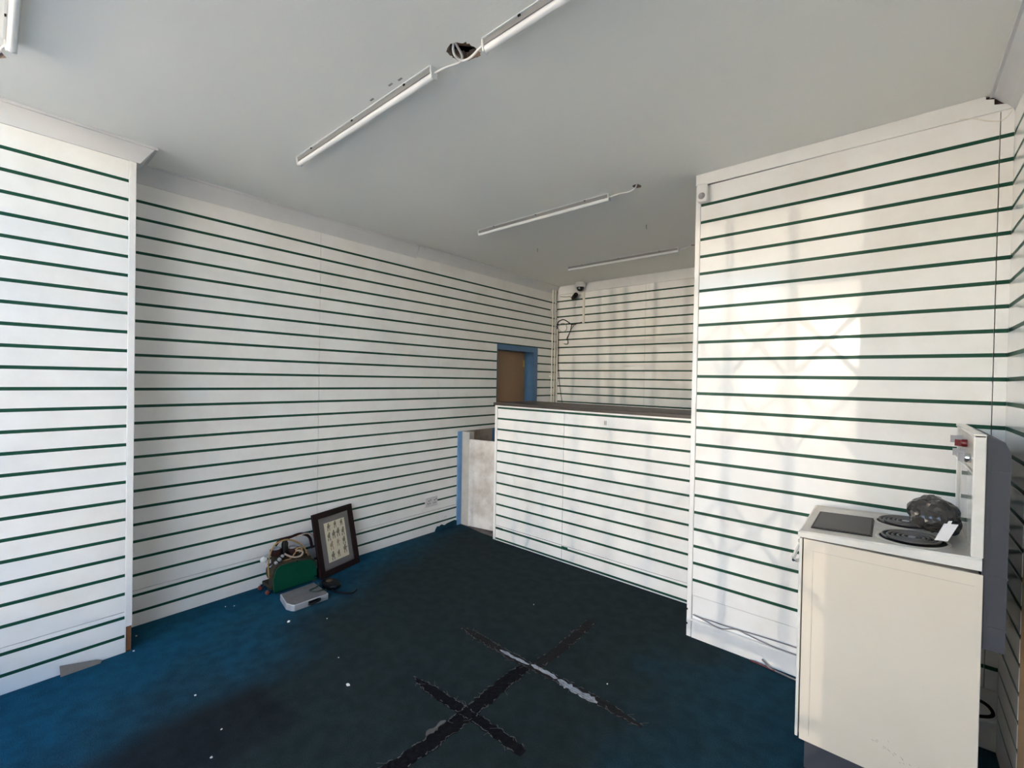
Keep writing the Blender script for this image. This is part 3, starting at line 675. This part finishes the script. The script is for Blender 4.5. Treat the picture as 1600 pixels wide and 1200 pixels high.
# side sheet with a pressed panel line
mb = MB(); mb.box(-0.2535, XK+0.008, Y0, Y0+0.005, 0.124, 0.906)
sd = mb.build('side_panel', 'enamel_cream', ck, bevel=0.002)
sl = MB(); sl.box(-0.222, XK-0.012, Y0-0.0006, Y0+0.0003, 0.8645, 0.8658); sl.box(-0.2226, -0.2213, Y0-0.0006, Y0+0.0003, 0.15, 0.8658); sl.build('pressed_line', 'hob_steel', sd)
rnd = random.Random(5); sc = MB()
for i in range(34):
    u = rnd.random(); x = -0.03+0.21*u+rnd.uniform(-.012, .012); zz = 0.245-0.10*u+rnd.gauss(0, .012); l = rnd.uniform(.002, .008)
    sc.add([(x, Y0-0.0004, zz), (x+l, Y0-0.0004, zz-l*0.7), (x+l, Y0-0.0004, zz-l*0.7+0.0018), (x, Y0-0.0004, zz+0.0016)], [(0, 1, 2, 3)])
sc.build('scratches', 'channel_grey', sd)['kind'] = 'stuff'
dr = MB().box(XF, -0.2575, Y0+0.001, Y1-0.004, 0.128, 0.906).build('oven_door', 'enamel_white', ck, bevel=0.003)
MB().tube(smooth_path([(XF, Y0+0.06, 0.80), (XF-0.028, Y0+0.07, 0.80), (XF-0.028, Y1-0.07, 0.80), (XF, Y1-0.06, 0.80)], 4), 0.007, 8).build('handle', 'chrome', dr)
MB().lathe([(0.006, 0), (0.007, -0.006)], (XF, Y0+0.03, 0.885), 'x', 10).build('hinge_screw', 'grey_cap', dr)
# hob: slopes up a little to the back
def hz(x): return 0.934 + (x-XF)*0.05
mb = MB(); x0, x1 = XF-0.004, XK+0.004; ya, yb = Y0-0.004, Y1+0.004
prof = [(0.0, 0.910), (0.0, hz(x0)-0.006), (0.006, hz(x0))]
lip = []
for (e, bot) in ((0, True), (0, False), (0.007, False)):
    lip.append([(x0+e, ya+e, 0.911 if bot else hz(x0)-(0.006 if e == 0 else 0)), (x1-e*0, ya+e, 0.919 if bot else hz(x1)-(0.006 if e == 0 else 0)), (x1-e*0, yb-e, 0.919 if bot else hz(x1)-(0.006 if e == 0 else 0)), (x0+e, yb-e, 0.911 if bot else hz(x0)-(0.006 if e == 0 else 0))])
e = 0.028
lip.append([(x0+e, ya+e, hz(x0+e)-0.004), (x1, ya+e, hz(x1)-0.004), (x1, yb-e, hz(x1)-0.004), (x0+e, yb-e, hz(x0+e)-0.004)])
V = [p for r in lip for p in r]
mb.add(V, [(r*4+j, r*4+(j+1) % 4, (r+1)*4+(j+1) % 4, (r+1)*4+j) for r in range(2) for j in range(4)] + [(0, 1, 2, 3)])
mb.build('hob_rim', 'enamel_white', ck)
mb = MB(); mb.add(lip[2]+lip[3], [(j, (j+1) % 4, (j+1) % 4+4, j+4) for j in range(4)] + [(4, 5, 6, 7)])
hob = mb.build('hob_top', 'hob_steel', ck)
def on_hob(mb_, x): # drop local pieces (z about 0) onto the sloping top
    mb_.v = [(a, b2, c2 + hz(a)-0.004) for a, b2, c2 in mb_.v]; return mb_
on_hob(MB().box(-0.240, -0.049, 2.140, 2.435, 0.0, 0.003), 0).build('plate_gap', 'burner', ck)
on_hob(MB().box(-0.233, -0.056, 2.149, 2.427, 0.0, 0.006), 0).build('griddle_plate', 'cast_plate', ck, bevel=0.002)
for cx, cy, r in ((0.062, 2.182, 0.096), (0.048, 2.425, 0.094)):
    on_hob(MB().lathe([(r*1.08, 0.0005), (r*1.06, 0.005), (r*0.97, 0.004)], (cx, cy, 0), 'z', 36, cap=False), 0).build('ring_trim', 'hob_steel', ck)
    on_hob(MB().lathe([(r*0.98, 0.0), (r*0.98, 0.0012)], (cx, cy, 0), 'z', 36), 0).build('drip_bowl', 'burner', ck)
    pts = []
    for i in range(150):
        a = i/149*2*math.pi*4.6; rr = 0.018+(r*0.88-0.018)*i/149
        pts.append((cx+rr*math.cos(a), cy+rr*math.sin(a), 0.010))
    on_hob(MB().tube(pts, 0.0042, 6), 0).build('spiral_ring', 'spiral', ck)
    on_hob(MB().lathe([(0.011, 0.004), (0.011, 0.0125)], (cx, cy, 0), 'z', 14), 0).build('ring_hub', 'grey_cap', ck)
# upright: frame, control box and clear splash back
up = MB(); up.box(0.200, 0.229, Y0, Y0+0.018, 0.958, 1.352)
up.build('upright', 'enamel_white', ck, bevel=0.003)
MB().box(0.204, 0.229, 2.601, 2.606, 0.958, 1.352).build('upright', 'enamel_white', ck, bevel=0.003)
MB().box(0.200, 0.229, Y0, 2.606, 1.343, 1.354).build('top_rail', 'enamel_white', ck, bevel=0.002)
cb = MB().box(0.206, 0.226, Y0+0.018, 2.59, 1.225, 1.343).build('control_panel', 'hob_steel', ck)
MB().box(0.199, 0.206, Y0+0.018, 2.59, 1.222, 1.229).build('bottom_rail', 'enamel_white', ck)
for (yy, zz, m_, r_) in ((2.46, 1.302, 'grey_cap', 0.016), (2.30, 1.302, 'red_plastic', 0.014), (2.19, 1.262, 'chrome', 0.016), (2.36, 1.262, 'grey_cap', 0.015)):
    kb = MB().lathe([(r_, 0), (r_, -0.012), (r_*0.8, -0.016)], (0.206, yy, zz), 'x', 18).build('knob', m_, cb)
    MB().box(0.174, 0.190, yy-0.004, yy+0.004, zz-r_*0.85, zz+r_*0.85).build('grip', m_, kb)
MB().box(0.212, 0.215, Y0+0.018, 2.59, 0.955, 1.225).build('splash_panel', 'splash_enamel', ck)
# rear cover
rc = MB(); rc.prism([(0.229, 0.668), (0.282, 0.668), (0.284, 1.30), (0.270, 1.333), (0.229, 1.350)], lambda a, b2, h: (a, h, b2), Y0+0.012, 2.60)
rr_ = rc.build('rear_cover', 'cooker_back', ck)
for zz in (0.74, 0.905, 1.06, 1.235):
    MB().box(0.243, 0.2845, Y0+0.0095, Y0+0.0125, zz-0.003, zz+0.003).build('pressed_rib', 'cooker_back', rr_)
MB().box(0.226, 0.240, Y0+0.009, Y0+0.02, 0.668, 1.345).build('rear_edge', 'cooker_back', rr_)
MB().tube(smooth_path([(0.20, 2.50, 0.30), (0.27, 2.58, 0.255), (0.307, 2.60, 0.238), (0.327, 2.60, 0.214), (0.320, 2.60, 0.194), (0.28, 2.60, 0.176), (0.22, 2.56, 0.17)]), 0.006, 8).build('mains_lead', 'rubber', ck)
# crumpled bag on the rings
bm = bmesh.new(); bmesh.ops.create_icosphere(bm, subdivisions=4, radius=1.0)
for v in bm.verts:
    p = v.co.copy()
    n1 = noise.noise(p*1.5+Vector((3, 1, 7))); n2 = abs(noise.noise(p*3.2+Vector((1, 5, 2)))); n3 = abs(noise.noise(p*7+Vector((9, 2, 4))))
    f = 1+0.22*n1-0.20*n2-0.05*n3
    q = p*f
    v.co = (q.x*0.085, q.y*0.080, q.z*0.073)
    if p.z < -0.5: v.co.z = max(v.co.z, -0.052)
me = bpy.data.meshes.new('crumpled_bag'); bm.to_mesh(me); bm.free(); me.materials.append(MATS['bag'])
bag = bpy.data.objects.new('crumpled_bag', me); COL.objects.link(bag); bag.location = (0.128, 2.325, 1.018); bag.rotation_euler = (0.2, 0.35, 0.4)
tag(bag, 'crumpled black plastic bag dumped on the cooker rings', 'bag')
mb = MB(); A0 = Vector((0.138, 2.175, 0.9645)); ux = Vector((0.019, 0.006, 0)); uz = Vector((0.030, 0.03, 0.058)); 
mb.add([A0-ux*0.9, A0+ux*0.9, A0+ux*0.8+uz, A0-ux*1.0+uz*0.98], [(0, 1, 2, 3)])
nn = (ux.cross(uz)).normalized()*-0.010
mb.add([A0-ux*0.9+nn*0.2, A0+ux*0.9+nn*0.2, A0+ux*0.8+uz*1.02+nn, A0-ux*1.0+uz+nn], [(0, 1, 2, 3)])
mb.add([A0-ux*0.9, A0-ux*1.0+uz*0.98, A0-ux*1.0+uz+nn, A0-ux*0.9+nn*0.2, A0+ux*0.9, A0+ux*0.8+uz, A0+ux*0.8+uz*1.02+nn, A0+ux*0.9+nn*0.2], [(0, 1, 2, 3), (4, 5, 6, 7)])
mb.add([A0-ux*0.75+uz*0.98, A0-ux*0.2+uz*0.98, A0-ux*0.25+uz*1.18+nn*0.5, A0-ux*0.7+uz*1.16+nn*0.5], [(0, 1, 2, 3)])
o = mb.build('folded_leaflet', 'paper'); tag(o, 'small white folded leaflet leaning on the black bag', 'leaflet')

# ================================================================== THINGS ON THE FLOOR BY THE LEFT WALL
# framed print
pf = thing('framed_print', 'dark wooden framed print of small sketches leaning on the wall', 'picture', (-3.22, 1.77, 0))
an, Wd, Hd, tl = 1.805, 0.375, 0.473, 0.23
dv = Vector((math.cos(an), math.sin(an), 0)); nb = Vector((-math.sin(an), math.cos(an), 0))
uv = nb*math.sin(tl)+Vector((0, 0, math.cos(tl))); ov = dv.cross(uv)
FM = Matrix.Identity(4)
for i in range(3): FM[i][0], FM[i][1], FM[i][2], FM[i][3] = dv[i], uv[i], ov[i], (-3.176, 1.598, 0.0)[i]
fwid = 0.044
def frame_bar(poly): return MB().prism(poly, lambda a, b2, h: (a, b2, h), -0.012, 0.012).xf(FM)
for poly in ([(0, 0), (Wd, 0), (Wd-fwid, fwid), (fwid, fwid)], [(Wd, 0), (Wd, Hd), (Wd-fwid, Hd-fwid), (Wd-fwid, fwid)], [(Wd, Hd), (0, Hd), (fwid, Hd-fwid), (Wd-fwid, Hd-fwid)], [(0, Hd), (0, 0), (fwid, fwid), (fwid, Hd-fwid)]):
    frame_bar(poly).build('frame_rail', 'frame_wood', pf, bevel=0.003)
MB().box(fwid-0.004, Wd-fwid+0.004, fwid-0.004, Hd-fwid+0.004, -0.006, 0.002).xf(FM).build('mount', 'mount', pf)
pp = MB().box(0.092, Wd-0.088, 0.090, Hd-0.088, 0.002, 0.0028).xf(FM).build('print', 'print_paper', pf)
px0, px1, py0, py1 = 0.092, Wd-0.088, 0.090, Hd-0.088
rnd = random.Random(11)
figs = [(0.20, 0.88, 1), (0.52, 0.90, 2), (0.84, 0.90, 3), (0.17, 0.64, 4), (0.40, 0.66, 1), (0.62, 0.68, 2), (0.86, 0.66, 3), (0.24, 0.40, 4), (0.55, 0.42, 1), (0.85, 0.42, 3), (0.24, 0.14, 2), (0.52, 0.15, 4), (0.85, 0.20, 1)]
for i, (fx, fy, sd_) in enumerate(figs):
    cx, cy = px0+(px1-px0)*fx, py0+(py1-py0)*fy; sc_ = 0.021*rnd.uniform(0.85, 1.2); mb = MB()
    def blob(ox, oy, rx, ry, k=8):
        ps = [(cx+ox*sc_+rx*sc_*math.cos(6.283*j/k)*rnd.uniform(.8, 1.15), cy+oy*sc_+ry*sc_*math.sin(6.283*j/k)*rnd.uniform(.8, 1.15)) for j in range(k)]
        mb.add([(a, b2, 0.0031) for a, b2 in ps], [tuple(range(k))])
    blob(0.05*sd_, 1.0, 0.35, 0.38); blob(-0.1, 0.15, 0.62, 0.75); blob(-0.45, -0.95, 0.2, 0.6, 6); blob(0.35, -0.95, 0.2, 0.6, 6); blob(0.9-0.3*sd_, 0.4, 0.45, 0.16, 6)
    mb.xf(FM).build('sketch', 'print_ink_brown' if i in (7, 8) else 'print_ink', pp)

# compressor / pump
cm = thing('air_compressor', 'small grimy compressor with a green belt guard and tan hoses', 'compressor', (-3.22, 1.43, 0))
guard = [(1.277, 0.010), (1.273, 0.103), (1.288, 0.163), (1.305, 0.181), (1.33, 0.188), (1.408, 0.186), (1.50, 0.175), (1.535, 0.166), (1.562, 0.140), (1.575, 0.10), (1.578, 0.010)]
MB().prism(guard, lambda a, b2, h: (h, a, b2), -3.200, -3.188).build('belt_guard', 'guard_green', cm, bevel=0.004)
cg = [(1.42+(a-1.42)*1.03, 0.030+(b2-0.010)*0.95) for a, b2 in guard]
gb = MB().prism(cg, lambda a, b2, h: (h, a, b2), -3.262, -3.200).build('guard_body', 'grimy_metal', cm, bevel=0.004)
MB().lathe([(0.005, 0), (0.005, 0.004)], (-3.188, 1.43, 0.188), 'x', 10).build('bolt', 'black_plastic', cm)
MB().box(-3.355, -3.200, 1.262, 1.582, 0.030, 0.052).build('base_tray', 'grimy_metal', cm, bevel=0.004)
MB().tube([(-3.31, 1.285, 0.115), (-3.31, 1.30, 0.115), (-3.31, 1.56, 0.115), (-3.31, 1.58, 0.115)], [0.04, 0.058, 0.058, 0.04], 18).build('tank', 'grimy_metal', cm)
MB().box(-3.335, -3.270, 1.31, 1.53, 0.165, 0.222).build('crankcase', 'grimy_metal', cm, bevel=0.008)
for yy, zz in ((1.322, 0.235), (1.440, 0.215)):
    cy_ = MB().lathe([(0.030, 0), (0.037, 0.01), (0.037, 0.042), (0.033, 0.046)], (-3.280, yy, zz), 'z', 20).build('cylinder_head', 'hose_red', cm)
    MB().lathe([(0.031, 0.0), (0.031, 0.004), (0.026, 0.006)], (-3.280, yy, zz+0.046), 'z', 20).build('cap', 'grey_cap', cy_)
MB().lathe([(0.022, 0), (0.022, 0.09), (0.016, 0.105)], (-3.275, 1.382, 0.215), 'z', 14).build('motor', 'black_plastic', cm)
for p, r_ in (((-3.235, 1.33, 0.215), 0.012), ((-3.24, 1.352, 0.232), 0.009), ((-3.232, 1.305, 0.20), 0.010)):
    MB().lathe([(r_, -0.008), (r_, 0.01), (r_*0.5, 0.014)], p, 'x', 12).build('fitting', 'grey_cap', cm)
MB().tube(smooth_path([(-3.25, 1.268, 0.10), (-3.25, 1.262, 0.18), (-3.25, 1.270, 0.250), (-3.25, 1.300, 0.318), (-3.25, 1.368, 0.338), (-3.25, 1.435, 0.315), (-3.25, 1.497, 0.262), (-3.25, 1.537, 0.187), (-3.26, 1.55, 0.15)]), 0.0055, 8).build('hose', 'hose_tan', cm)
MB().tube(smooth_path([(-3.31, 1.33, 0.29), (-3.31, 1.365, 0.325), (-3.31, 1.42, 0.325), (-3.315, 1.491, 0.332), (-3.325, 1.541, 0.318), (-3.33, 1.585, 0.280), (-3.32, 1.60, 0.2)]), 0.010, 8).build('hose', 'hose_red', cm)
MB().tube(smooth_path([(-3.25, 1.370, 0.24), (-3.235, 1.385, 0.228), (-3.23, 1.425, 0.205), (-3.23, 1.473, 0.200), (-3.235, 1.492, 0.222), (-3.24, 1.472, 0.238), (-3.25, 1.44, 0.24)]), 0.0065, 8).build('hose', 'hose_pale', cm)
MB().tube(smooth_path([(-3.25, 1.31, 0.188), (-3.235, 1.36, 0.196), (-3.235, 1.41, 0.204), (-3.25, 1.45, 0.24), (-3.26, 1.46, 0.262)]), 0.005, 8).build('hose', 'hose_tan', cm)
MB().tube(smooth_path([(-3.26, 1.45, 0.335), (-3.255, 1.52, 0.345), (-3.26, 1.575, 0.32), (-3.27, 1.60, 0.26)]), 0.0045, 8).build('hose', 'hose_pale', cm)
MB().tube(smooth_path([(-3.24, 1.44, 0.25), (-3.235, 1.46, 0.262), (-3.235, 1.485, 0.248), (-3.24, 1.47, 0.225)]), 0.005, 8).build('hose', 'hose_tan', cm)
for (x, y) in ((-3.335, 1.255), (-3.225, 1.262), (-3.330, 1.575), (-3.200, 1.570)):
    cs = MB().lathe([(0.010, -0.008), (0.015, -0.005), (0.015, 0.005), (0.010, 0.008)], (x, y-0.012, 0.015), 'x', 14).build('castor', 'castor_red', cm)
    MB().box(x-0.013, x+0.013, y-0.014, y+0.006, 0.028, 0.042).build('fork', 'chrome', cs)
pg = MB().tube([(-3.325, 1.250, 0.205), (-3.318, 1.252, 0.210), (-3.300, 1.256, 0.220), (-3.29, 1.258, 0.224)], [0.010, 0.020, 0.022, 0.012], 12).build('mains_plug', 'plastic_white', cm)
MB().tube(smooth_path([(-3.31, 1.262, 0.205), (-3.30, 1.270, 0.175), (-3.29, 1.285, 0.16), (-3.29, 1.31, 0.17)]), 0.004, 8).build('flex', 'plastic_white', pg)

# flat aluminium case in front of it
ac = thing('metal_case', 'flat dented aluminium case lying before the compressor', 'case', (-2.97, 1.38, 0))
pts = [(-3.085, 1.275), (-3.09, 1.505), (-2.865, 1.497), (-2.862, 1.488), (-2.868, 1.275), (-2.885, 1.262), (-2.93, 1.248)]
MB().prism(pts, lambda a, b2, h: (a, b2, h), 0.0, 0.040).build('shell', 'alu', ac, bevel=0.003)
MB().prism([(-2.976+(a+2.976)*0.95, 1.382+(b2-1.382)*0.95) for a, b2 in pts], lambda a, b2, h: (a, b2, h), 0.040, 0.0425).build('lid', 'alu_top', ac)
MB().tube(smooth_path([(-2.864, 1.365, 0.014), (-2.845, 1.375, 0.020), (-2.845, 1.425, 0.026), (-2.864, 1.437, 0.026)]), 0.0065, 8).build('handle', 'rubber', ac)
MB().box(-2.868, -2.8635, 1.362, 1.442, 0.008, 0.034).build('handle_recess', 'black_plastic', ac)
o = MB().tube(smooth_path([(-3.05, 1.515, 0.048), (-3.00, 1.49, 0.048), (-2.985, 1.43, 0.048), (-2.965, 1.425, 0.048), (-2.93, 1.45, 0.048), (-2.925, 1.49, 0.048), (-2.945, 1.52, 0.02), (-3.0, 1.545, 0.008)]), 0.005, 6).build('strap_loop', 'strap'); tag(o, 'dark green strap looped over the aluminium case', 'strap')
# black charger and its lead
ch = thing('charger', 'glossy black charger lying on the carpet by the framed print', 'charger', (-3.02, 1.60, 0))
MB().prism([(-3.10, 1.560), (-3.115, 1.60), (-3.10, 1.640), (-3.03, 1.655), (-2.965, 1.645), (-2.940, 1.60), (-2.965, 1.56), (-3.04, 1.545)], lambda a, b2, h: (a, b2, h), 0.0, 0.036).build('case', 'black_plastic', ch, bevel=0.012)
MB().lathe([(0.026, 0), (0.024, 0.006), (0.012, 0.009)], (-3.05, 1.60, 0.034), 'z', 16).build('dial', 'grimy_metal', ch)
MB().box(-2.952, -2.938, 1.585, 1.60, 0.012, 0.024).build('badge', 'chrome', ch)
MB().tube(smooth_path([(-2.955, 1.57, 0.012), (-2.92, 1.575, 0.006), (-2.87, 1.60, 0.006), (-2.82, 1.645, 0.006), (-2.84, 1.69, 0.006)]), 0.006, 8).build('lead', 'rubber', ch)

# cardboard scrap at the pier foot
mb = MB(); mb.prism([(0.240, 0.001), (0.238, 0.048), (0.372, 0.021), (0.392, 0.012), (0.385, 0.001)], lambda a, b2, h: (XP+0.006+h*0.8+ (0.05-b2)*0.35, a, b2), 0.0, 0.008)
o = mb.build('cardboard_scrap', 'cardboard'); tag(o, 'torn grey-brown cardboard wedge against the foot of the pier', 'cardboard')

# crumbs of plaster on the carpet
rnd = random.Random(3)
CR = [(-2.771, 1.198, 'largest white plaster crumb lying just before the aluminium case'), (-1.987, 1.145, 'white plaster crumb alone on the carpet short of the black cross marks'),
      (-2.636, 1.371, 'tiny white speck on the carpet beside the aluminium case handle'), (-2.222, 1.223, 'tiny white speck between the aluminium case and the black cross marks'),
      (-2.448, 0.636, 'white plaster crumb on the blue edge of the dark spill'), (-2.13, 0.649, 'small white crumb in the middle of the dark spill'), (-2.001, 0.576, 'white plaster crumb at the far side of the dark spill'),
      (-3.253, 1.005, 'tiny white crumb by the slatted wall, the pier side one of a close pair'), (-3.221, 1.046, 'tiny white crumb by the slatted wall, the compressor side one of a close pair'),
      (-1.798, 2.375, 'tiny pale crumb on the worn carpet in front of the counter'), (-1.049, 2.002, 'tiny white crumb near the end of the white plaster smear'),
      (-3.252, 0.558, 'white crumb tucked in the corner behind the pier'), (-3.085, 0.519, 'white crumb at the foot of the exposed timber stud')]
for i, (x, y, lab) in enumerate(CR):
    s_ = 0.010 if i < 2 else (0.0042 if i not in (11, 12, 4, 6) else 0.0058)
    bm = bmesh.new(); bmesh.ops.create_icosphere(bm, subdivisions=1, radius=1)
    for v in bm.verts: v.co = Vector((v.co.x*s_*rnd.uniform(.6, 1.3), v.co.y*s_*rnd.uniform(.6, 1.2), max(v.co.z, -0.5)*s_*rnd.uniform(.4, .8)))
    mz = min(v.co.z for v in bm.verts)
    me = bpy.data.meshes.new('plaster_crumb'); bm.to_mesh(me); bm.free(); me.materials.append(MATS['crumb'])
    o = bpy.data.objects.new('plaster_crumb', me); COL.objects.link(o); o.location = (x, y, 0.0002-mz)
    tag(o, lab, 'crumb', 'plaster crumbs on the carpet')
